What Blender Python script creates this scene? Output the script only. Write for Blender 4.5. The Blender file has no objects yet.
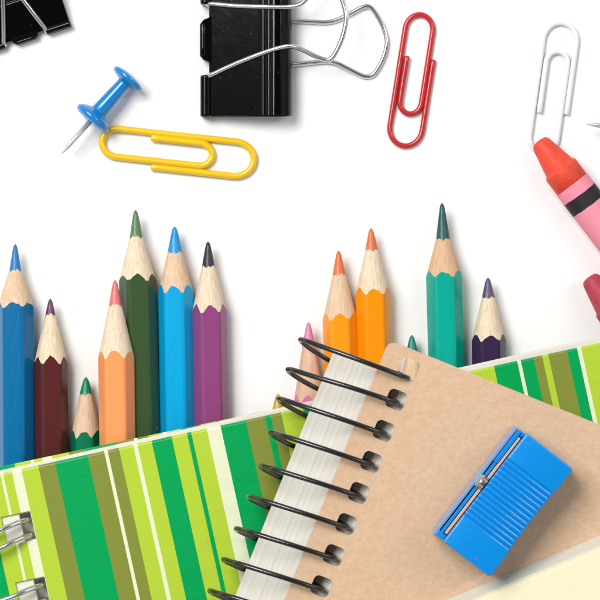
import bpy, bmesh, math, random
from mathutils import Vector, Matrix
from mathutils.geometry import tessellate_polygon
random.seed(7)
S = 0.0002          # one layout unit = 0.2 mm
D = 3000.0          # camera height in layout units
sc = bpy.context.scene
C = sc.collection
R = math.radians

# ------------------------------------------------------------------ helpers
def W(x, y, z, zr):
    f = (D - zr) / D
    return Vector(((x - 300) * f * S, (300 - y) * f * S, z * S))

def tag(o, label, cat, group=None):
    o['label'] = label; o['category'] = cat
    if group: o['group'] = group
    return o

def empty(name, x, y, zb, zr, label, cat, group=None):
    o = bpy.data.objects.new(name, None); C.objects.link(o)
    o.empty_display_size = 0.002
    o.location = W(x, y, zb, zr)
    return tag(o, label, cat, group)

class MB:
    """collects geometry in layout units, builds one mesh object"""
    def __init__(s, zr): s.v = []; s.f = []; s.uv = []; s.zr = zr
    def add(s, vs, fs, uvs=None):
        b = len(s.v); s.v += [tuple(p) for p in vs]; s.f += [tuple(i + b for i in f) for f in fs]
        s.uv += (uvs if uvs else [(0, 0)] * len(vs)); return s
    def build(s, name, mat, parent=None, origin=None, smooth=False, angle=None, bevel=0):
        if parent is not None: o0 = parent.location.copy()
        elif origin: o0 = W(origin[0], origin[1], origin[2], s.zr)
        else: o0 = Vector((0, 0, 0))
        me = bpy.data.meshes.new(name)
        me.from_pydata([W(*p, s.zr) - o0 for p in s.v], [], s.f)
        bm = bmesh.new(); bm.from_mesh(me)
        uvl = bm.loops.layers.uv.new('UVMap')
        bm.verts.ensure_lookup_table()
        for fc in bm.faces:
            for l in fc.loops:
                a = s.uv[l.vert.index]; l[uvl].uv = (a[0] / 1000.0, a[1] / 1000.0)
        bmesh.ops.recalc_face_normals(bm, faces=bm.faces)
        if bevel:
            es = [e for e in bm.edges if len(e.link_faces) == 2 and e.calc_face_angle(0) > R(35)]
            bmesh.ops.bevel(bm, geom=es, offset=bevel * S, segments=3, profile=0.6, affect='EDGES', clamp_overlap=True)
        bm.to_mesh(me); bm.free()
        if smooth: me.shade_smooth()
        if angle is not None: me.set_sharp_from_angle(angle=R(angle)) if smooth else None
        me.materials.append(mat)
        o = bpy.data.objects.new(name, me); C.objects.link(o)
        if parent is not None: o.parent = parent
        else: o.location = o0
        return o

def frame(ox, oy, deg):
    """local (u right, v down) -> picture plane, turned clockwise by deg"""
    c, s_ = math.cos(R(deg)), math.sin(R(deg))
    return lambda u, v: (ox + u * c - v * s_, oy + u * s_ + v * c)

def tube(pts, r, seg=12, closed=False, rf=None):
    P = [Vector(p) for p in pts]; n = len(P); T = []
    for i in range(n):
        a = P[(i - 1) % n] if (closed or i > 0) else P[i]
        b = P[(i + 1) % n] if (closed or i < n - 1) else P[i]
        T.append((b - a).normalized())
    up = Vector((0, 0, 1))
    if abs(T[0].dot(up)) > .9: up = Vector((1, 0, 0))
    N = (up - T[0] * up.dot(T[0])).normalized()
    vs, fs = [], []
    for i in range(n):
        N = (N - T[i] * N.dot(T[i])).normalized(); B = T[i].cross(N)
        ri = r * (rf(i / (n - 1)) if rf else 1)
        for k in range(seg):
            a = 2 * math.pi * k / seg
            vs.append(P[i] + N * (ri * math.cos(a)) + B * (ri * math.sin(a)))
    m = n if closed else n - 1
    for i in range(m):
        for k in range(seg):
            a = i * seg + k; b = i * seg + (k + 1) % seg
            c = ((i + 1) % n) * seg + (k + 1) % seg; d = ((i + 1) % n) * seg + k
            fs.append((a, b, c, d))
    if not closed:
        # rounded ends
        for end, sgn in ((0, -1), (n - 1, 1)):
            base = [vs[end * seg + k] for k in range(seg)]; prev = [end * seg + k for k in range(seg)]
            ri = (base[0] - P[end]).length
            for q in (.45, .8):
                ring = []
                for k in range(seg):
                    off = base[k] - P[end]
                    vs.append(P[end] + off * math.sqrt(1 - q * q) + T[end] * sgn * q * ri * .35); ring.append(len(vs) - 1)
                for k in range(seg): fs.append((prev[k], prev[(k + 1) % seg], ring[(k + 1) % seg], ring[k]))
                prev = ring
            fs.append(tuple(prev))
    return vs, fs

def crom(pts, n=8, closed=False):
    P = [Vector(p) for p in pts]; out = []; m = len(P)
    rng = range(m) if closed else range(m - 1)
    for i in rng:
        p0 = P[(i - 1) % m] if (closed or i > 0) else P[i] * 2 - P[i + 1]
        p1 = P[i]; p2 = P[(i + 1) % m]
        p3 = P[(i + 2) % m] if (closed or i + 2 < m) else P[i + 1] * 2 - P[i]
        for k in range(n):
            t = k / n
            out.append(0.5 * ((2 * p1) + (p2 - p0) * t + (2 * p0 - 5 * p1 + 4 * p2 - p3) * t * t + (3 * p1 - p0 - 3 * p2 + p3) * t ** 3))
    if not closed: out.append(P[-1])
    return out

def lathe(axis_pt, axis_dir, prof, seg=48):
    """prof: list of (distance along axis, radius)"""
    A = Vector(axis_dir).normalized(); up = Vector((0, 0, 1))
    if abs(A.dot(up)) > .9: up = Vector((1, 0, 0))
    N = (up - A * up.dot(A)).normalized(); B = A.cross(N); O = Vector(axis_pt)
    vs, fs = [], []
    for h, r in prof:
        for k in range(seg):
            a = 2 * math.pi * k / seg
            vs.append(O + A * h + N * (max(r, .02) * math.cos(a)) + B * (max(r, .02) * math.sin(a)))
    for i in range(len(prof) - 1):
        for k in range(seg):
            fs.append((i * seg + k, i * seg + (k + 1) % seg, (i + 1) * seg + (k + 1) % seg, (i + 1) * seg + k))
    fs.append(tuple(range(seg))); fs.append(tuple((len(prof) - 1) * seg + k for k in range(seg)))
    return vs, fs

def slab(fr, outer, holes, z0, z1, sh0=(0, 0), sh1=(0, 0)):
    """plate with holes; outer/holes in local uv; sh0/sh1 = shift of bottom / top"""
    loops = [outer] + holes
    flat = [p for l in loops for p in l]
    tris = tessellate_polygon([[Vector((p[0], p[1], 0)) for p in l] for l in loops])
    n = len(flat); vs, uvs = [], []
    for z, sh in ((z0, sh0), (z1, sh1)):
        for p in flat:
            x, y = fr(p[0] + sh[0], p[1] + sh[1]); vs.append((x, y, z)); uvs.append((p[0] + sh[0], p[1] + sh[1]))
    fs = []
    for t in tris:
        fs.append((t[0], t[1], t[2])); fs.append((t[2] + n, t[1] + n, t[0] + n))
    b = 0
    for l in loops:
        m = len(l)
        for i in range(m):
            j = (i + 1) % m; fs.append((b + i, b + j, b + j + n, b + i + n))
        b += m
    return vs, fs, uvs

def rrect(u0, v0, u1, v1, r, n=6, rs=None):
    rs = rs or (r, r, r, r); out = []
    for (cu, cv, a0, q) in ((u0, v0, 180, rs[0]), (u1, v0, 270, rs[1]), (u1, v1, 0, rs[2]), (u0, v1, 90, rs[3])):
        cu2 = cu + q if cu == u0 else cu - q; cv2 = cv + q if cv == v0 else cv - q
        if q < .01: out.append((cu, cv)); continue
        for k in range(n + 1):
            a = R(a0 + 90 * k / n); out.append((cu2 + q * math.cos(a), cv2 + q * math.sin(a)))
    return out

def box(fr, u0, v0, z0, u1, v1, z1):
    vs = [(*fr(u, v), z) for z in (z0, z1) for (u, v) in ((u0, v0), (u1, v0), (u1, v1), (u0, v1))]
    return vs, [(0, 1, 2, 3), (7, 6, 5, 4), (0, 4, 5, 1), (1, 5, 6, 2), (2, 6, 7, 3), (3, 7, 4, 0)]

# ---------------------------------------------------------------- materials
E = 1.15            # light falling on a level surface, relative to white
def lin(c):
    def f(v):
        v /= 255.0
        return v / 12.92 if v <= .04045 else ((v + .055) / 1.055) ** 2.4
    return tuple(min(.95, f(v) / E) for v in c) + (1,)

def material(name, col, rough=.5, metal=0, coat=0, var=0.0, vscale=(600, 600, 600), bump=0.0, bscale=(2500, 2500, 2500),
             spec=.5, flecks=None, sss=0, col2=None, trans=0, detail=4, soft=.05):
    m = bpy.data.materials.new(name); m.use_nodes = True
    nt = m.node_tree; N = nt.nodes; L = nt.links; b = N['Principled BSDF']
    base = lin(col) if isinstance(col, tuple) else None
    b.inputs['Roughness'].default_value = rough; b.inputs['Metallic'].default_value = metal
    b.inputs['Coat Weight'].default_value = coat; b.inputs['Coat Roughness'].default_value = .12
    b.inputs['Specular IOR Level'].default_value = spec
    if sss: b.inputs['Subsurface Weight'].default_value = sss; b.inputs['Subsurface Scale'].default_value = .0006; b.inputs['Subsurface Radius'].default_value = (1, 1, 1)
    if trans: b.inputs['Transmission Weight'].default_value = trans
    tc = N.new('ShaderNodeTexCoord'); out = None
    if base: b.inputs['Base Color'].default_value = base
    if var or col2:
        mp = N.new('ShaderNodeMapping'); mp.inputs['Scale'].default_value = vscale; L.new(tc.outputs['Object'], mp.inputs['Vector'])
        nz = N.new('ShaderNodeTexNoise'); nz.inputs['Scale'].default_value = 1; nz.inputs['Detail'].default_value = detail; nz.inputs['Roughness'].default_value = .65
        L.new(mp.outputs['Vector'], nz.inputs['Vector'])
        cr = N.new('ShaderNodeValToRGB'); cr.color_ramp.elements[0].position = .3; cr.color_ramp.elements[1].position = .7
        c2 = lin(col2) if col2 else tuple(v * (1 - var) for v in base[:3]) + (1,)
        cr.color_ramp.elements[0].color = c2; cr.color_ramp.elements[1].color = base
        L.new(nz.outputs['Fac'], cr.inputs['Fac']); out = cr.outputs['Color']
    if flecks:
        fcol, fth, fsc = flecks
        mp = N.new('ShaderNodeMapping'); mp.inputs['Scale'].default_value = fsc; L.new(tc.outputs['Object'], mp.inputs['Vector'])
        nz = N.new('ShaderNodeTexNoise'); nz.inputs['Scale'].default_value = 1; nz.inputs['Detail'].default_value = 2
        L.new(mp.outputs['Vector'], nz.inputs['Vector'])
        mr = N.new('ShaderNodeMapRange'); mr.inputs['From Min'].default_value = fth; mr.inputs['From Max'].default_value = fth + soft
        L.new(nz.outputs['Fac'], mr.inputs['Value'])
        mx = N.new('ShaderNodeMix'); mx.data_type = 'RGBA'; L.new(mr.outputs['Result'], mx.inputs['Factor'])
        if out: L.new(out, mx.inputs['A'])
        else: mx.inputs['A'].default_value = base
        mx.inputs['B'].default_value = lin(fcol); out = mx.outputs['Result']
    if out: L.new(out, b.inputs['Base Color'])
    if bump:
        mp = N.new('ShaderNodeMapping'); mp.inputs['Scale'].default_value = bscale; L.new(tc.outputs['Object'], mp.inputs['Vector'])
        nz = N.new('ShaderNodeTexNoise'); nz.inputs['Scale'].default_value = 1; nz.inputs['Detail'].default_value = 5
        L.new(mp.outputs['Vector'], nz.inputs['Vector'])
        bp = N.new('ShaderNodeBump'); bp.inputs['Strength'].default_value = 1; bp.inputs['Distance'].default_value = bump * S
        L.new(nz.outputs['Fac'], bp.inputs['Height']); L.new(bp.outputs['Normal'], b.inputs['Normal'])
        if coat: L.new(bp.outputs['Normal'], b.inputs['Coat Normal'])
    return m

M = {}
M['table'] = material('white_table', (250, 250, 250), .6, spec=.2)
M['table'].node_tree.nodes['Principled BSDF'].inputs['Base Color'].default_value = (.885, .885, .885, 1)
M['black_wire'] = material('black_coated_wire', (26, 23, 22), .22, coat=.6, bump=.12, bscale=(1500, 1500, 1500))
M['silver'] = material('silver_wire', (205, 205, 205), .16, metal=1)
M['silver'].node_tree.nodes['Principled BSDF'].inputs['Base Color'].default_value = (.72, .72, .71, 1)
M['needle'] = material('needle_steel', (214, 214, 214), .38, metal=.55)
M['blackmetal'] = material('black_lacquered_steel', (3, 3, 3), .1, coat=0, spec=.3, bump=.12, bscale=(300, 300, 300), flecks=((84, 84, 84), .72, (1300, 1300, 1300)))
M['kraft'] = material('kraft_card', (228, 195, 163), .85, spec=.1, col2=(215, 179, 146), vscale=(900, 1100, 900), bump=.4, bscale=(2200, 2200, 2200), detail=10, flecks=((210, 172, 138), .6, (2400, 3600, 2000)), soft=.16)
M['kraft_edge'] = material('pale_torn_card', (230, 206, 180), .9, var=.1)
M['page'] = material('white_paper', (240, 235, 225), .8, spec=.2, var=.2, vscale=(3, 3, 3000), detail=2.5)
M['cream'] = material('cream_paper', (251, 242, 206), .8, spec=.2, var=.05, vscale=(1500, 1500, 1500), bump=.15)
M['grey_pages'] = material('grey_page_edges', (236, 230, 210), .8, spec=.2, var=.12, vscale=(700, 700, 9000))

# ------------------------------------------------------------------ setting
me = bpy.data.meshes.new('table')
h = 1.5
me.from_pydata([(-h, -h, 0), (h, -h, 0), (h, h, 0), (-h, h, 0)], [], [(0, 1, 2, 3)])
me.materials.append(M['table'])
tb = bpy.data.objects.new('table', me); C.objects.link(tb); tb['kind'] = 'structure'

# ------------------------------------------------------------------ pencils
def hexr(a, ap):
    k = (a - math.pi / 6) % (math.pi / 3)
    k = k if k <= math.pi / 6 else math.pi / 3 - k       # angle from flat centre
    return min(ap / math.cos(k), ap / .866 * .955)

def pencil(label, tip, width, lean, L, Ll, ccol, lcol, wcol=(241, 219, 188), z=None, roll=0, nose=2.2, length=860, rough=.2, seed=0, wlead=13):
    rnd = random.Random(seed * 13 + 5)
    Rr = width / 2 / .955 ; ap = Rr * .866
    zc = ap + .3 if z is None else z
    x0, y0 = tip; zr = zc
    dx, dy = math.sin(R(lean)), math.cos(R(lean)); px, py = dy, -dx
    NA = 96
    ph = [rnd.uniform(0, 6.28) for _ in range(6)]
    jag = [rnd.uniform(-1, 1) for _ in range(NA)]
    def nz(a, am): return am * (.6 * math.sin(3 * a + ph[0]) + .5 * math.sin(7 * a + ph[1]) + .35 * math.sin(13 * a + ph[2]) + .2 * math.sin(23 * a + ph[3]))
    def P(t, a, r):
        a2 = a + R(roll)
        return (x0 + dx * t + px * r * math.cos(a2), y0 + dy * t + py * r * math.cos(a2), zc + r * math.sin(a2))
    wl = wlead / 2
    def rc(t):
        if t >= Ll: return wl + (Rr - wl) * (t - Ll) / (L - Ll)
        q = max(t, 0) / Ll
        return wl * (.22 + .78 * q ** .85) * math.sqrt(min(1, (t + .03) / 2.6))
    A = [2 * math.pi * k / NA for k in range(NA)]
    tl = [Ll + nz(a, 1.3) for a in A]
    ts = [Ll + (hexr(a, ap) - wl) / (Rr - wl) * (L - Ll) + nz(a * 1.0, 1.0) + jag[i] * .35 for i, a in enumerate(A)]
    e = empty('colored_pencil', x0 + dx * 60, y0 + dy * 60, zc - ap, zr, label, 'pencil', 'coloured pencils poking out behind the notebooks')
    def grid(rows, cap0=False, cap1=False):
        vs = [P(*q) for row in rows for q in row]; fs = []
        for i in range(len(rows) - 1):
            for k in range(NA):
                fs.append((i * NA + k, i * NA + (k + 1) % NA, (i + 1) * NA + (k + 1) % NA, (i + 1) * NA + k))
        if cap0: fs.append(tuple(range(NA)))
        if cap1: fs.append(tuple((len(rows) - 1) * NA + k for k in range(NA)))
        return vs, fs
    # lead
    rows = []
    for q in (0, .02, .05, .1, .18, .3, .45, .6, .8, 1):
        rows.append([(tl[i] * q, A[i], rc(tl[i] * q)) for i in range(NA)])
    lm = material('pencil_lead', lcol, .38, var=.16, vscale=(1200, 250, 1200), bump=.35, bscale=(2600, 500, 2600))
    MB(zr).add(*grid(rows, True)).build('lead', lm, e, smooth=True)
    rows = []
    for q in [k / 10 for k in range(11)]:
        row = []
        for i in range(NA):
            t = tl[i] + (ts[i] - tl[i]) * q
            row.append((t, A[i], min(rc(t), hexr(A[i], ap)) + .02 - (.25 if q == 0 else 0)))
        rows.append(row)
    w2 = (int(wcol[0] * .9), int(wcol[1] * .85), int(wcol[2] * .79))
    wm = material('sharpened_wood', wcol, .72, spec=.25, col2=w2, vscale=(1300, 130, 1300), bump=.55, bscale=(2200, 160, 2200), detail=6,
                  flecks=((214, 184, 148), .64, (5200, 300, 5200)))
    MB(zr).add(*grid(rows)).build('sharpened_wood', wm, e, smooth=True)
    rows = [[(ts[i] - .3, A[i], hexr(A[i], ap) - .35) for i in range(NA)], [(ts[i] + .2, A[i], hexr(A[i], ap) + .12) for i in range(NA)],
            [(max(ts) + 6, A[i], hexr(A[i], ap) + .12) for i in range(NA)], [(length * .6, A[i], hexr(A[i], ap) + .12) for i in range(NA)],
            [(length, A[i], hexr(A[i], ap)) for i in range(NA)]]
    pm = material('pencil_paint', ccol, rough, coat=.08, spec=.3, flecks=(tuple(min(255, int(c * .7 + 70)) for c in ccol), .735, (900, 500, 900)), var=.05, vscale=(500, 60, 500), bump=.22, bscale=(1400, 260, 1400))
    MB(zr).add(*grid(rows, False, True)).build('barrel', pm, e)
    return e

PW = (242, 214, 186); WH = (248, 234, 210)
pencil('blue pencil at the far left, bright blue lead, beside the maroon one', (15.2, 244), 37, .3, 66, 26, (0, 110, 166), (18, 126, 196), PW, roll=3, seed=1, wlead=11.8)
pencil('maroon pencil with plum lead between the blue pencil and the short green one', (50.3, 298.5), 34, .6, 68, 16, (90, 40, 40), (112, 60, 94), WH, roll=-4, seed=2, wlead=10)
pencil('short green pencil with green lead low between maroon and salmon pencils', (86, 377), 31, .4, 64, 17, (0, 124, 84), (0, 146, 96), PW, roll=5, seed=3)
pencil('salmon orange pencil with coral pink lead lying on the dark green one', (115, 280), 36, .9, 82, 25, (255, 162, 98), (236, 122, 122), WH, z=36, roll=2, seed=4)
pencil('dark forest green pencil with grey green lead, tallest of the left bunch', (135.5, 210), 37, 1.6, 74, 27, (62, 88, 52), (92, 130, 88), WH, roll=-3, seed=5)
pencil('sky blue pencil with bright blue lead between dark green and purple', (174.6, 226.5), 35, .9, 69, 26, (0, 170, 228), (14, 152, 218), PW, roll=4, seed=6, wlead=15)
pencil('purple violet pencil with near black lead, rightmost of left bunch', (208, 241.5), 35, 1.1, 74, 25, (150, 74, 130), (44, 36, 50), WH, roll=-6, seed=7)
pencil('shorter orange pencil, left of the two orange ones, orange red lead', (338.5, 250.5), 35, 1.4, 73, 24, (255, 160, 22), (240, 116, 58), PW, roll=3, seed=8)
pencil('taller orange pencil, right of the two orange ones', (371, 228), 35, 1.6, 70, 22, (255, 154, 8), (234, 120, 66), WH, roll=-4, seed=9)
pencil('pink tipped pencil with long bare wood behind the black wire loops', (308.5, 322), 31, .4, 86, 25, (232, 130, 176), (226, 134, 184), (236, 200, 178), roll=3, seed=10, z=17)
pencil('yellow tipped pencil just peeking over the green notebook edge', (278, 393.5), 30, .5, 66, 19, (216, 186, 40), (212, 178, 46), PW, seed=11)
pencil('teal green pencil with dark teal lead, right of the kraft notebook corner', (442, 203), 36, 1.6, 77, 36, (0, 174, 154), (6, 88, 84), (232, 198, 160), roll=4, seed=12, wlead=14)
pencil('small pencil with teal tip behind the kraft notebook corner', (411.8, 335), 32, 1, 70, 20, (0, 150, 130), (0, 140, 126), PW, seed=13)
pencil('dark purple pencil with grey violet lead beside the teal green pencil', (488, 277.5), 34, .8, 67, 20, (60, 40, 80), (98, 82, 118), WH, roll=-2, seed=14)

# ------------------------------------------------------------- paper clips
def arc_path(uA, vA, u1, vB, u2, vC, u3, vD, uE, n=18):
    pts = [(uA, vA)]
    def turn(u, va, vb, sg):
        r = abs(va - vb) / 2; cv = (va + vb) / 2; s2 = 1 if vb > va else -1
        k_ = 1.12
        for k in range(n + 1):
            a = -math.pi / 2 + math.pi * k / n
            pts.append((u - sg * r * k_ + sg * r * k_ * math.cos(a), cv + s2 * r * math.sin(a)))
    turn(u1, vA, vB, 1 if u1 > uA else -1)
    turn(u2, vB, vC, 1 if u2 > u1 else -1)
    turn(u3, vC, vD, 1 if u3 > u2 else -1)
    pts.append((uE, vD))
    out = [pts[0]]
    for a, b in zip(pts, pts[1:]):
        d = math.hypot(b[0] - a[0], b[1] - a[1]); m = max(1, int(d / 6))
        for k in range(1, m + 1): out.append((a[0] + (b[0] - a[0]) * k / m, a[1] + (b[1] - a[1]) * k / m))
    return out

def paperclip(label, ex, ey, args, r, mat, zf=None):
    pts = []
    pl = arc_path(*args); n = len(pl)
    for i, (u, v) in enumerate(pl):
        t = i / (n - 1)
        z = r + .3 + (1.6 * max(0, (t - .6) / .4) ** 2)
        if zf: z += zf(u, v)
        pts.append((u * ex[0] + v * ex[1], u * ey[0] + v * ey[1], z))
    c = Vector(pts[0]); 
    for p in pts[1:]: c += Vector(p)
    c /= len(pts)
    o = MB(r).add(*tube(pts, r, 16)).build('paper_clip', mat, None, (c[0], c[1], 0), smooth=True)
    return tag(o, label, 'paper clip', 'paper clips scattered on the white surface')

m_y = material('yellow_vinyl', (250, 203, 8), .28, coat=.4, sss=.15, var=.06, vscale=(250, 250, 250), bump=.25, bscale=(700, 700, 700))
m_r = material('red_vinyl', (200, 36, 40), .28, coat=.4, var=.08, vscale=(250, 250, 250), bump=.25, bscale=(700, 700, 700))
m_w = material('white_vinyl', (240, 243, 246), .28, coat=.3, sss=.1, bump=.25, bscale=(700, 700, 700))
c6, s6 = math.cos(R(6.2)), math.sin(R(6.2))
paperclip('yellow paper clip lying beneath the blue push pin', (c6, -s6), (s6, c6),
          (169, 149.8, 269.7, 115.3, 116.7, 143.3, 227.7, 120.8, 166), 3.5, m_y)
paperclip('red paper clip between the silver binder loop and white clip', (-.156, .988), (.988, .156),
          (-7.9, 437.3, 81.1, 404.6, -51.1, 432.2, 48.7, 410.6, -7.4), 2.75, m_r)
paperclip('white paper clip partly under the tip of the red crayon', (-.139, .990), (.990, .139),
          (34.2, 577, -55.6, 543.5, 76, 571.3, -26.6, 549.6, 36.1), 2.8, m_w)

# ---------------------------------------------------------------- push pins
def pushpin(label, tip, ang, mat, zax=20.5, tilt=2.5, k=1.0):
    dx, dy = math.cos(R(ang)), math.sin(R(ang))
    e = empty('push_pin', tip[0] + dx * 60 * k, tip[1] + dy * 60 * k, 0, zax, label, 'push pin', 'push pins on the white surface')
    A = Vector((dx, dy, -math.sin(R(tilt)))); O = Vector((tip[0], tip[1], zax + math.sin(R(tilt)) * 50 * k))
    def lt(prof): return lathe(O, A, [(h * 1.065 * k, r * k) for h, r in prof], 64)
    MB(zax).add(*lt([(0, .2), (2, .8), (9, 2.1), (12, 2.4), (46, 2.5)])).build('needle', M['needle'], e, smooth=True)
    pr = [(41.2, 2.3), (40.6, 10), (41.2, 15.5), (42.6, 18.8), (44.4, 20.1), (46.2, 20.2), (48, 19), (50, 16.2), (51.8, 12.8), (53, 9.8), (53.6, 8.5), (55, 8.2), (61, 8.0),
          (70, 7.6), (80, 7.1), (88, 6.8), (89.4, 7.2), (90.2, 9.4), (91, 13), (92, 16), (93.4, 17.6), (95, 18), (96.6, 17.4), (98, 15), (99, 11), (99.6, 6), (99.8, 0)]
    MB(zax).add(*lt(pr)).build('grip', mat, e, smooth=True, angle=38)
    return e
m_pin = material('blue_plastic', (0, 130, 206), .2, coat=.4)
pushpin('bright blue push pin touching the end of the yellow paper clip', (61, 154.5), -48.6, m_pin)
pushpin('silver needle of a push pin entering at the right edge above the crayon', (585.5, 124), 6, m_pin, zax=21)

# ------------------------------------------------------------------ crayons
def crayon(label, tipc, ang, wax, paper, zr=19, pcol=True, length=330):
    dx, dy = math.cos(R(ang)), math.sin(R(ang))
    e = empty('crayon', tipc[0] + dx * 90, tipc[1] + dy * 90, 0, zr, label, 'crayon', 'wax crayons at the right edge')
    O = Vector((tipc[0], tipc[1], 19.2)); A = (dx, dy, 0)
    wm = material('crayon_wax', wax, .55, spec=.35, sss=.15, col2=tuple(int(c * .9) for c in wax), vscale=(350, 350, 350), bump=1.4, bscale=(700, 700, 700))
    MB(zr).add(*lathe(O, A, [(0, 0), (.3, 4), (1.0, 7), (2.6, 8.8), (5, 9.9), (34, 15.9), (35.2, 17.0), (36.2, 18.0), (38, 18.3), (62, 18)], 64)).build('wax', wm, e, smooth=True)
    pm = material('crayon_paper', paper, .7, spec=.25, var=.12, vscale=(900, 900, 900), bump=.3)
    MB(zr).add(*lathe(O, A, [(55.2, 17.9), (55.3, 18.7), (length, 18.7), (length + .1, 17)], 64)).build('paper_wrapper', pm, e, smooth=True, angle=40)
    bm_ = material('black_ink', (44, 38, 42), .6, spec=.3, var=.25, vscale=(900, 900, 900))
    w = []
    vs, fs = lathe(O, A, [(67.6, 18.85), (82.2, 18.85)], 64)
    n = 64; vs2 = []
    for i, v in enumerate(vs):
        a = 2 * math.pi * (i % n) / n; vs2.append(v + Vector(A) * (.35 * math.sin(2 * a + 1) + .15 * math.sin(9 * a)))
    MB(zr).add(vs2, fs[:-2]).build('printed_band', bm_, e, smooth=True)
    MB(zr).add(*lathe(O, A, [(length - 2, 17.6), (length + 3, 17.6), (length + 4, 16)], 48)).build('wax_end', wm, e, smooth=True, angle=40)
    return e
crayon('red orange crayon with pink wrapper and black band over the white clip', (538.5, 140.5), 52.7, (246, 82, 56), (255, 158, 176))
crayon('dark raspberry crayon tip at the right edge below the red one', (588.5, 277), 52.7, (194, 66, 86), (204, 84, 104))

# ------------------------------------------------------------- binder clips
def binder_clip(label, ox, oy, ang, k, top_wire, under_wire, group='black binder clips along the top', wr=2.5):
    """local: u from lip to spine, v across; (ox, oy) = lip centre"""
    fr0 = frame(ox, oy, ang); fr = lambda u, v: fr0(u * k, v * k)
    zr = 30 * k
    e = empty('binder_clip', *fr(45, 0), 0, zr, label, 'binder clip', group)
    half = 76.5
    # sheet profile (u, z): top lip -> spine -> bottom lip
    prof = [(9, 13.5), (30, 19.5), (52, 26), (60, 28.4), (63.5, 29.6), (65.5, 29.2), (67.5, 28.3), (70, 28.7), (73, 30.2), (77, 30.6), (82, 29.6), (87, 26.5), (90, 22), (91.2, 17), (90.5, 12), (88, 8), (84, 5.6), (78, 5), (60, 5), (9, 5)]
    pr = crom([(p[0], p[1], 0) for p in prof], 4); n = len(pr)
    def off(i, d):
        a = pr[max(i - 1, 0)]; b = pr[min(i + 1, n - 1)]; t = (b - a).normalized()
        return (pr[i].x - t.y * d, pr[i].y + t.x * d)
    O_ = [off(i, 1.1) for i in range(n)]; I_ = [off(i, -1.1) for i in range(n)]
    loop = O_ + I_[::-1]; m = len(loop); vs = []; fs = []
    VV = (-half, -half + .8, half - .8, half)
    for j, v in enumerate(VV):
        for (u, z) in loop: vs.append((*fr(u, v), z * k))
    for j in range(3):
        for i in range(m):
            fs.append((j * m + i, j * m + (i + 1) % m, (j + 1) * m + (i + 1) % m, (j + 1) * m + i))
    for j in (0, 3):
        for i in range(n - 1):
            a, b = j * m + i, j * m + i + 1; c, d = j * m + (m - 2 - i), j * m + (m - 1 - i)
            fs.append((a, b, c, d))
    MB(zr).add(vs, fs).build('body', M['blackmetal'], e, smooth=True, angle=35)
    # rolled hinge barrels and centre tabs of both lips
    for (zl, up) in ((13.8, 1), (5.2, -1)):
        for (v0, v1) in ((36.5, half), (-half, -36.5)):
            vs, fs = tube([(*fr(5.4, v), zl * k) for v in (v0 + .4, v0 + 1.2, (v0 + v1) / 2, v1 - 1.2, v1 - .4)], 5.6 * k, 24)
            MB(zr).add(vs, fs).build('hinge_barrel', M['blackmetal'], e, smooth=True)
        q = [(11, -23), (9, -22.6), (3, -20), (.6, -17), (0, -13), (0, 13), (.6, 17), (3, 20), (9, 22.6), (11, 23)]
        b_ = MB(zr); vs, fs, uv = slab(fr, q, [], (zl - 2.5) * k, (zl + 2) * k)
        b_.add(vs, fs)
        b_.add(*tube([(*fr(2.6, v), zl * k) for v in (-16, -8, 0, 8, 16)], 3.3 * k, 16))
        b_.build('lip_tab', M['blackmetal'], e, smooth=True, angle=50)
    for nm, w in (('wire_handle', top_wire), ('wire_handle', under_wire)):
        if w:
            pts = crom([(*fr(u, v), z * k) for (u, v, z) in w], 9)
            MB(zr).add(*tube(pts, wr, 16)).build(nm, M['silver'], e, smooth=True)
    return e
# large clip, u = x-200, v = y-38.5
Z_ = lambda w: [(u, v, z if z <= 17 else 17 + (z - 17) * .42) for (u, v, z) in w]
top = [(6, 52, 14), (6, 37.5, 14), (10, 36, 17), (30, 27, 30), (60, 15.5, 48), (80, 9.5, 58), (92, 8.3, 62), (104, 12.5, 64), (116, 18.5, 66), (126, 21.8, 67), (132, 20, 68), (139, 8, 69), (144, -6, 70),
       (146, -22, 70), (142, -38, 69), (135, -52, 68), (130, -58, 67), (122, -57, 66), (112, -46, 65), (102, -34.5, 63), (90, -31.3, 60), (66, -31.5, 52), (36, -33.2, 34), (12, -36, 19), (6, -37.5, 14), (6, -52, 14)]
und = [(6, -54, 5), (6, -38, 5), (30, -28, 2.8), (60, -21.5, 2.8), (90, -20.6, 2.8), (112, -19.4, 2.8), (127, -19, 2.8), (138, -21.5, 2.8), (152, -28.5, 2.8), (164, -34.4, 2.8), (171, -34, 2.8), (178, -25, 2.8),
       (184.5, -12, 2.8), (187.5, 2, 2.8), (184, 17, 2.8), (177, 30, 2.8), (172, 35, 2.8), (164, 35.5, 2.8), (150, 28.8, 2.8), (138, 22.8, 2.8), (128, 20.5, 2.8), (112, 21.8, 2.8), (88, 24.5, 2.8), (60, 27, 2.8), (30, 32, 2.8), (6, 38, 5), (6, 54, 5)]
binder_clip('large black binder clip at the top centre with silver loops', 200, 38.5, 0, 1.0, Z_(top), und)
def sym(z0, z1):
    a = [(6, 52, z0), (6, 37.5, z0), (12, 35, z0 + (z1 - z0) * .12), (40, 25, z0 + (z1 - z0) * .55), (80, 12, z1), (100, 9, z1), (115, 16, z1), (128, 28, z1), (140, 31, z1), (150, 22, z1), (158, 8, z1)]
    return a + [(u, -v, z) for (u, v, z) in a[::-1]]
binder_clip('small black binder clip cut off by the top left corner', 25.5, 40.5, -108.2, .615, sym(14, 37), sym(5, 3.9), wr=2.4)

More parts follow.
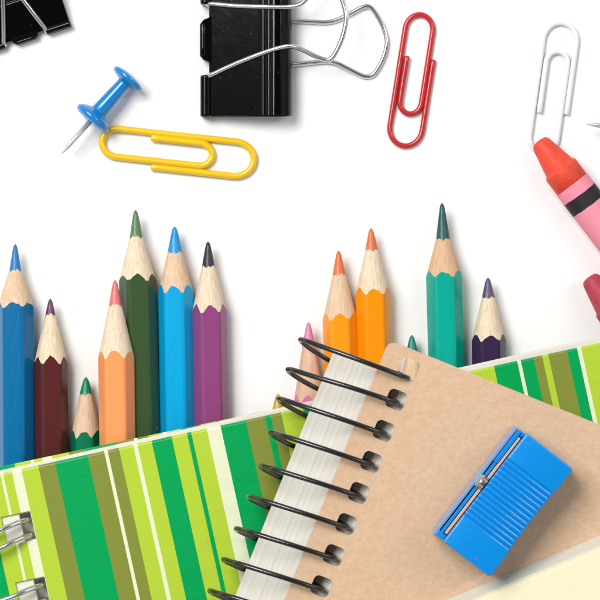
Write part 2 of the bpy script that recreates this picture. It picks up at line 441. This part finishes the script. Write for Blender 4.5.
# ------------------------------------------------------------ green notebook
GZ = 58
fg = frame(0.5, 476, -12.32)
LG, DG, OL, CRM = (184, 214, 62), (0, 166, 86), (136, 146, 62), (236, 242, 206)
segs = [(-200, DG), (-16.5, LG), (.2, CRM), (3, LG), (12, CRM), (21.8, LG), (39, OL), (56, DG), (89.5, OL), (106.5, CRM), (110, OL), (121.5, LG), (136.3, CRM), (140.4, LG), (155, DG), (175.5, LG),
        (191.2, DG), (195.6, LG), (211.6, CRM), (225.6, DG), (251.5, OL), (270.8, DG), (277, OL), (287.6, LG)]
segs2 = [(200, LG), (310, DG), (345, LG), (375, CRM), (385, OL), (420, DG), (440, LG), (505.5, DG), (529.3, CRM), (532.8, DG), (546, OL), (554.7, LG), (561, OL), (580, DG), (590.5, CRM), (594.6, LG), (625, DG), (655, OL), (690, LG)]
def stripes(name, shift=0, dark=1.0):
    m = material(name, (200, 200, 200), .28, coat=.08, spec=.2, bump=.22, bscale=(1600, 1600, 1600))
    nt = m.node_tree; N = nt.nodes; L = nt.links
    uv = N.new('ShaderNodeUVMap'); uv.uv_map = 'UVMap'; sp = N.new('ShaderNodeSeparateXYZ'); L.new(uv.outputs['UV'], sp.inputs['Vector'])
    ad = N.new('ShaderNodeMath'); ad.operation = 'ADD'; ad.inputs[1].default_value = .2 + shift; L.new(sp.outputs['X'], ad.inputs[0])
    allseg = segs + segs2[1:]; prev = lin(allseg[0][1])
    for (u, c) in allseg[1:]:
        gt = N.new('ShaderNodeMath'); gt.operation = 'GREATER_THAN'; gt.inputs[1].default_value = u / 1000 + .2; L.new(ad.outputs[0], gt.inputs[0])
        mx = N.new('ShaderNodeMix'); mx.data_type = 'RGBA'; L.new(gt.outputs[0], mx.inputs['Factor'])
        if isinstance(prev, tuple): mx.inputs['A'].default_value = prev
        else: L.new(prev, mx.inputs['A'])
        mx.inputs['B'].default_value = lin(c); prev = mx.outputs['Result']
    tc = N.new('ShaderNodeTexCoord'); nz = N.new('ShaderNodeTexNoise'); nz.inputs['Scale'].default_value = 2600; nz.inputs['Detail'].default_value = 3
    L.new(tc.outputs['Object'], nz.inputs['Vector'])
    mr = N.new('ShaderNodeMapRange'); mr.inputs['From Min'].default_value = .3; mr.inputs['From Max'].default_value = .7; mr.inputs['To Min'].default_value = .94; mr.inputs['To Max'].default_value = 1.02
    L.new(nz.outputs['Fac'], mr.inputs['Value'])
    m2 = N.new('ShaderNodeVectorMath'); m2.operation = 'SCALE'; L.new(mx.outputs['Result'], m2.inputs[0]); L.new(mr.outputs['Result'], m2.inputs['Scale'])
    L.new(m2.outputs['Vector'], N['Principled BSDF'].inputs['Base Color'])
    return m
m_st = stripes('striped_laminated_cover'); m_sb = stripes('striped_back_cover', shift=-.03)
nb = empty('notebook', *fg(300, 200), GZ, GZ + 28, 'green and olive striped notebook with silver twin wire binding lying over the pencils', 'notebook')
UL, UR, VB = -34, 700, 640
kk = range(9)
gh = [rrect(-8.4, 40.5 + 67 * k, 21.3, 69.8 + 67 * k, .8, 2) for k in kk]
gzt = GZ + 29
b = MB(gzt); b.add(*slab(fg, [(UL, .3), (UR, .3), (UR, VB), (UL, VB)], gh, gzt - 2.4, gzt)); b.build('front_cover', m_st, nb, bevel=.9)
b = MB(gzt)
# folded top rim of the laminated cover, rolled down over the pages
NU = 60; vs = []; fs = []; uvs = []
ring = []
for q in range(7):
    a = R(90 * q / 6); ring.append((-4.2 * math.sin(a) , gzt - 4.4 + 4.2 * math.cos(a)))
ring = [(1.6, gzt + .12)] + [(p[0] + .2, p[1] + .32) for p in ring]
for i in range(NU + 1):
    u = UL + (UR - UL) * i / NU
    for (v, z) in ring: vs.append((*fg(u, v * .62), z)); uvs.append((u, 0))
m = len(ring)
for i in range(NU):
    for j in range(m - 1): fs.append((i * m + j, i * m + j + 1, (i + 1) * m + j + 1, (i + 1) * m + j))
b.add(vs, fs, uvs); b.build('folded_rim', m_st, nb, smooth=True)
# pages: stepped stack, each layer a little off the next; slots sit off the cover holes
b = MB(gzt); nl = 11; z0 = GZ + 2.8; z1 = gzt - 2.7
for i in range(nl):
    za = z0 + (z1 - z0) * i / nl; zb = z0 + (z1 - z0) * (i + 1) / nl - .1; r1 = random.uniform(-.25, .25)
    t_ = 1 - i / (nl - 1)
    top0 = -3.4 - 1.6 * t_ + r1
    hs = [rrect(9.5, 41.5 + 67 * k, 23, 69 + 67 * k, .8, 2) for k in kk] if i > 2 else []
    b.add(*slab(fg, [(UL + 3, top0 + .6), (UR - 2, top0 - 3.2), (UR - 2, VB - 3), (UL + 3, VB - 3)], hs, za, zb))
b.build('pages', M['page'], nb)
b = MB(gzt); b.add(*slab(fg, [(UL, -8.6), (UR, -2.5), (UR, VB), (UL, VB)], [], GZ + .2, GZ + 2.5)); b.build('back_cover', m_sb, nb, bevel=.5)
for k in kk:
    for (vv, dv) in ((48.5, 4.4), (64, 6)):
        v = vv + 67 * k - 0
        pts = [(15, v - 1, gzt - 14), (17.5, v - .5, gzt - 5), (13, v, gzt + 3), (2, v + dv * .3, gzt + 10), (-14, v + dv, gzt + 13.5), (-34, v + dv * 1.5, gzt + 11), (-52, v + dv * 2, gzt - 2), (-57, v + dv * 2.2, gzt - 18), (-50, v + dv * 2.4, gzt - 33), (-36, v + dv * 2.4, gzt - 42), (-20, v + dv * 2.2, gzt - 43)]
        MB(gzt).add(*tube(crom([(*fg(p[0], p[1]), p[2]) for p in pts], 7), 2.7, 14)).build('wire_loop', M['silver'], nb, smooth=True)

# ------------------------------------------------------------ kraft notebook
BZ = 98; BT = 146      # bottom / top of the cover
fb = frame(389, 340, 21.9)
kn = empty('notebook', *fb(240, 300), BZ, BT, 'kraft brown card notebook with black wire loops and thick white pages', 'notebook')
BW, BH = 520, 706
kb = range(21)
hh = [rrect(19.4, 9.6 + 33.5 * k, 38.6, 28.8 + 33.5 * k, 5.2, 5) for k in kb]
b = MB(BT); b.add(*slab(fb, rrect(0, 0, BW, BH, 9, 6), hh, BT - 2.2, BT)); b.build('front_cover', M['kraft'], kn)
b = MB(BT); nl = 26; z0 = BZ + 2.3; z1 = BT - 2.5; SH = -46.5
for i in range(nl):
    za = z0 + (z1 - z0) * i / nl; zb = z0 + (z1 - z0) * (i + 1) / nl - .05
    t = 1 - (i + 1) / nl; t0 = 1 - i / nl; j = random.uniform(-.6, .6)
    su = SH * t ** 1.9 + j; sv = random.uniform(-.5, .3)
    o_ = rrect(su, 33 + sv, BW - 6 + su, BH - 10, 1, 2)
    hs = [rrect(19 + su, 9.2 + 33.5 * k, 39.2 + su, 29.2 + 33.5 * k, 6.2, 4) for k in kb if k > 0]
    b.add(*slab(fb, o_, hs, za, zb, (SH * (t0 ** 1.9 - t ** 1.9) * .8, 0), (0, 0)))
b.build('pages', M['page'], kn)
b = MB(BT)
b.add(*slab(fb, rrect(SH, 34, BW + SH, BH, 6, 6), [rrect(19 + SH, 9.2 + 33.5 * k, 39.2 + SH, 29.2 + 33.5 * k, 6.2, 4) for k in kb if k > 0], BZ, BZ + 2.1)); b.build('back_cover', M['kraft'], kn)
tips = [(-83.7, 13.0), (-84.2, 12.2), (-81.7, 9.6), (-76.7, 10.6), (-73.3, 12.3), (-72.8, 12), (-72.8, 13), (-73.2, 13), (-74, 14)]
rt = [9.5, 8, 7, 6, 5, 4.5, 4.5, 4.5, 4.5]
for k in kb:
    tx, ty = tips[min(k, 8)]; hy = 19.2 + 33.5 * k; r_ = rt[min(k, 8)]
    s0 = 9 if k == 0 else 2.5
    tx += 1.5
    Y = lambda q: hy + s0 + (ty - s0) * q
    up = BT
    pts = [(4, Y(0) - 2, up - 33), (14, Y(0) - 1, up - 22), (27, Y(0) , up - 13), (31.5, Y(0), up - 5), (31, Y(0), up + 2.5), (24, Y(.04), up + 8.5), (10, Y(.1), up + 12), (-12, Y(.24), up + 13), (-36, Y(.46), up + 9.5), (-56, Y(.68), up + 2), (-71 * tx / -78, Y(.86), up - 9), (tx + 1.2, Y(.97), up - 18),
           (tx + .2, Y(1) + 1.2, up - 25), (tx + 3.5, Y(1) + 3, up - 34), (tx + 11, Y(1) + 3 + r_ * .25, up - 43), (tx + 22, Y(1) + 3 + r_ * .5, up - 50.5), (-44, Y(1) + r_ * 1.1, up - 54.5), (-30, Y(1) + r_ * 1.3, up - 53.5), (-20, Y(1) + r_ * 1.5, up - 48)]
    MB(BT).add(*tube(crom([(*fb(p[0], p[1]), p[2]) for p in pts], 7), 2.6, 16)).build('wire_loop', M['black_wire'], kn, smooth=True)

for cr_ in ([(33, 9.6), (35, 4), (42, 1.2)], [(39, 10), (45, 13), (47, 20), (44, 28), (37, 31)], [(33, 29.6), (32, 36), (35, 42.5)], [(31, 63), (29, 70), (32, 76)], [(29, 97), (27.5, 103), (30, 109.5)]):
    MB(BT).add(*tube(crom([(*fb(p[0], p[1]), BT - .12) for p in cr_], 6), .4, 8)).build('paper_crease', M['kraft_edge'], kn, smooth=True)

# -------------------------------------------------------------- cream pad
fc = frame(453.5, 599, -22.6)
CZ = BT + .4; CT = CZ + 20
cp = empty('notepad', *fc(170, 60), CZ, CT, 'cream paper pad with grey edge lying over the kraft notebook, bottom right', 'notepad')
b = MB(CT); nl = 9
for i in range(nl):
    za = CZ + (CT - 2 - CZ) * i / nl; zb = CZ + (CT - 2 - CZ) * (i + 1) / nl - .08
    t = 1 - i / nl
    b.add(*slab(fc, [(-60, 8.6 - 7.4 * t), (330, 7.4 - 7.4 * t), (330, 300), (-60, 300)], [], za, zb, (0, -.7), (0, 0)))
b.build('page_stack', M['grey_pages'], cp)
b = MB(CT); b.add(*slab(fc, rrect(-62, 9.5, 332, 302, 2, 3), [], CT - 1.9, CT)); b.build('top_sheet', M['cream'], cp, bevel=.6)
b = MB(CT); b.add(*slab(fc, rrect(-60, 12.6, 330, 300, 2, 3), [], CT + .05, CT + 1.0)); b.build('cover_sheet', M['cream'], cp, bevel=.3)

# -------------------------------------------------------------- sharpener
def fs_(a, b_): return (526.9 - .6105 * a + .7900 * b_, 433.0 + .792 * a + .613 * b_)
H0 = BT + .3; H = 52; SZ = H0 + H
sh = empty('pencil_sharpener', *fs_(68, 25), H0, SZ, 'bright blue plastic pencil sharpener with ribbed grip lying on the kraft notebook', 'pencil sharpener')
m_sh = material('blue_sharpener_plastic', (4, 145, 230), .2, coat=.3, spec=.45, bump=.2, bscale=(900, 900, 900), var=.04, flecks=((196, 60, 110),   .70, (520, 520, 520)))
m_sh2 = material('clear_blue_plastic_rail', (122, 164, 218), .22, coat=.3)
A_ = []
for i in range(0, 17): A_.append((31 * i / 16, 0))
nr = 14; per = 75 / nr
for i in range(nr):
    for q in range(8):
        t = q / 8
        A_.append((31 + per * (i + t), 1 if t < .3 else (-.0 if .3 <= t else 0)))
prof = []
for a in [0, .6, 1.6, 6, 14, 22, 29]: prof.append((a, 0.0))
for i in range(nr):
    for t, dz in ((.02, 0), (.12, -1.6), (.34, -1.8), (.46, -.4), (.6, 0), (.86, .2)):
        prof.append((31 + per * (i + t), dz))
for a in [107, 112, 120, 130, 135.4, 136.4, 137]: prof.append((a, 0.0))
vs = []; fs = []; NS = None
for (a, dz) in prof:
    ed = 1.6 * max(0, 1 - a / 1.6) if a < 1.6 else (1.6 * max(0, 1 - (137 - a) / 1.6) if a > 135.4 else 0)
    bow = .45 * math.sin(math.pi * min(1, max(0, (a - 20) / 97.0)))
    w = 59 - 3.2 * bow + dz * .3; zt = SZ - 1.2 * bow + dz - ed; rr = 2.0
    sec = [(ed + 3, H0 + ed)]
    sec = [(0 + ed, H0 + ed), (0 + ed, zt - rr)] + [(ed + rr - rr * math.cos(R(x)), zt - rr + rr * math.sin(R(x))) for x in (30, 60, 90)] + \
          [(w - ed - rr + rr * math.sin(R(x)), zt - rr + rr * math.cos(R(x))) for x in (0, 30, 60, 90)] + [(w - ed, H0 + ed)]
    NS = len(sec)
    for (u, z) in sec: vs.append((*fs_(a, u), z))
for i in range(len(prof) - 1):
    for j in range(NS): fs.append((i * NS + j, i * NS + (j + 1) % NS, (i + 1) * NS + (j + 1) % NS, (i + 1) * NS + j))
fs.append(tuple(range(NS))); fs.append(tuple((len(prof) - 1) * NS + j for j in range(NS)))
MB(SZ).add(vs, fs).build('body', m_sh, sh, smooth=True, angle=28)
g = lambda u, v: fs_(u, v)
b = MB(SZ); b.add(*box(g, 2, -8.5, H0 + 2, 7, -.2, SZ - 7)); b.build('end_wall', m_sh, sh, bevel=1)
b = MB(SZ); b.add(*box(g, 130.5, -9, H0 + 2, 136.5, -.2, SZ - 7)); b.build('end_wall', m_sh, sh, bevel=1)
b = MB(SZ); b.add(*box(g, 3, -7.6, H0 + 6, 135, -4.3, SZ - 11)); b.add(*box(g, 3, -8.4, H0 + 12, 42, -4.2, SZ - 5)); b.build('inner_rail', m_sh, sh, bevel=.8)
b = MB(SZ); b.add(*box(g, 1.6, -12, H0 + 1, 138, -8.7, SZ - 12)); b.build('outer_rail', m_sh2, sh, bevel=1.2)
m_bl = material('steel_blade_peach_reflection', (200, 190, 180), .5, metal=.35)
m_bl.node_tree.nodes['Principled BSDF'].inputs['Base Color'].default_value = (.66, .45, .33, 1)  # peach reflection of the kraft card painted into the blade's base colour
b = MB(SZ)
vs, fs = box(g, 8, -3.6, H0 + 8, 129.5, -.9, SZ - 6)
vs = [(v[0], v[1], v[2]) for v in vs]
b.add(vs, fs); b.build('blade', m_bl, sh, bevel=.4)
m_sc = material('screw_steel', (190, 186, 172), .2, metal=1); m_sc.node_tree.nodes['Principled BSDF'].inputs['Base Color'].default_value = (.62, .6, .52, 1)
cx, cy = g(66.5, -1.2); dxs, dys = -.79, -.613
b = MB(SZ)
vs, fs = lathe((cx, cy, SZ - 9.5), (dxs, dys, 0), [(0, 8.3), (5, 8.3), (6.6, 7.8), (7.8, 6.4), (8.6, 4), (8.8, 0)], 40)
b.add(vs, fs); b.build('screw', m_sc, sh, smooth=True, angle=40)

# ------------------------------------------------------------------ lighting
w = bpy.data.worlds.new('World'); sc.world = w; w.use_nodes = True
nt = w.node_tree; N = nt.nodes; L = nt.links; bg = N['Background']
tc = N.new('ShaderNodeTexCoord'); sp = N.new('ShaderNodeSeparateXYZ'); L.new(tc.outputs['Generated'], sp.inputs['Vector'])
cr = N.new('ShaderNodeValToRGB'); L.new(sp.outputs['Z'], cr.inputs['Fac'])
el = cr.color_ramp.elements
el[0].position = .0; el[0].color = (.75, .75, .76, 1)
el[1].position = 1; el[1].color = (.14, .14, .14, 1)
for p, v in ((.25, .35), (.45, 1.0), (.72, 1.0), (.84, .2)):
    x = el.new(p); x.color = (v, v, v, 1)
L.new(cr.outputs['Color'], bg.inputs['Color']); bg.inputs['Strength'].default_value = .58
def softbox(name, loc, size, power, col=(1, 1, 1)):
    l = bpy.data.lights.new(name, 'AREA'); l.shape = 'RECTANGLE'; l.size = size[0]; l.size_y = size[1]; l.energy = power; l.color = col
    o = bpy.data.objects.new(name, l); C.objects.link(o); o.location = loc
    o.rotation_euler = (-Vector(loc)).to_track_quat('-Z', 'Y').to_euler(); return o
softbox('key_softbox', (-.36, .34, .8), (.46, .46), 9.2, (1, .99, .975))
softbox('fill_softbox', (.55, .25, .6), (.1, .5), 1.2)

# -------------------------------------------------------------------- camera
cam = bpy.data.cameras.new('camera'); co = bpy.data.objects.new('camera', cam); C.objects.link(co)
co.location = (0, 0, D * S); cam.sensor_width = 36; cam.lens = 36 * D / 600.0
cam.clip_start = .01; cam.clip_end = 50
sc.camera = co
sc.render.engine = 'CYCLES'
sc.view_settings.view_transform = 'Standard'; sc.view_settings.look = 'None'
sc.view_settings.exposure = 0; sc.view_settings.gamma = 1
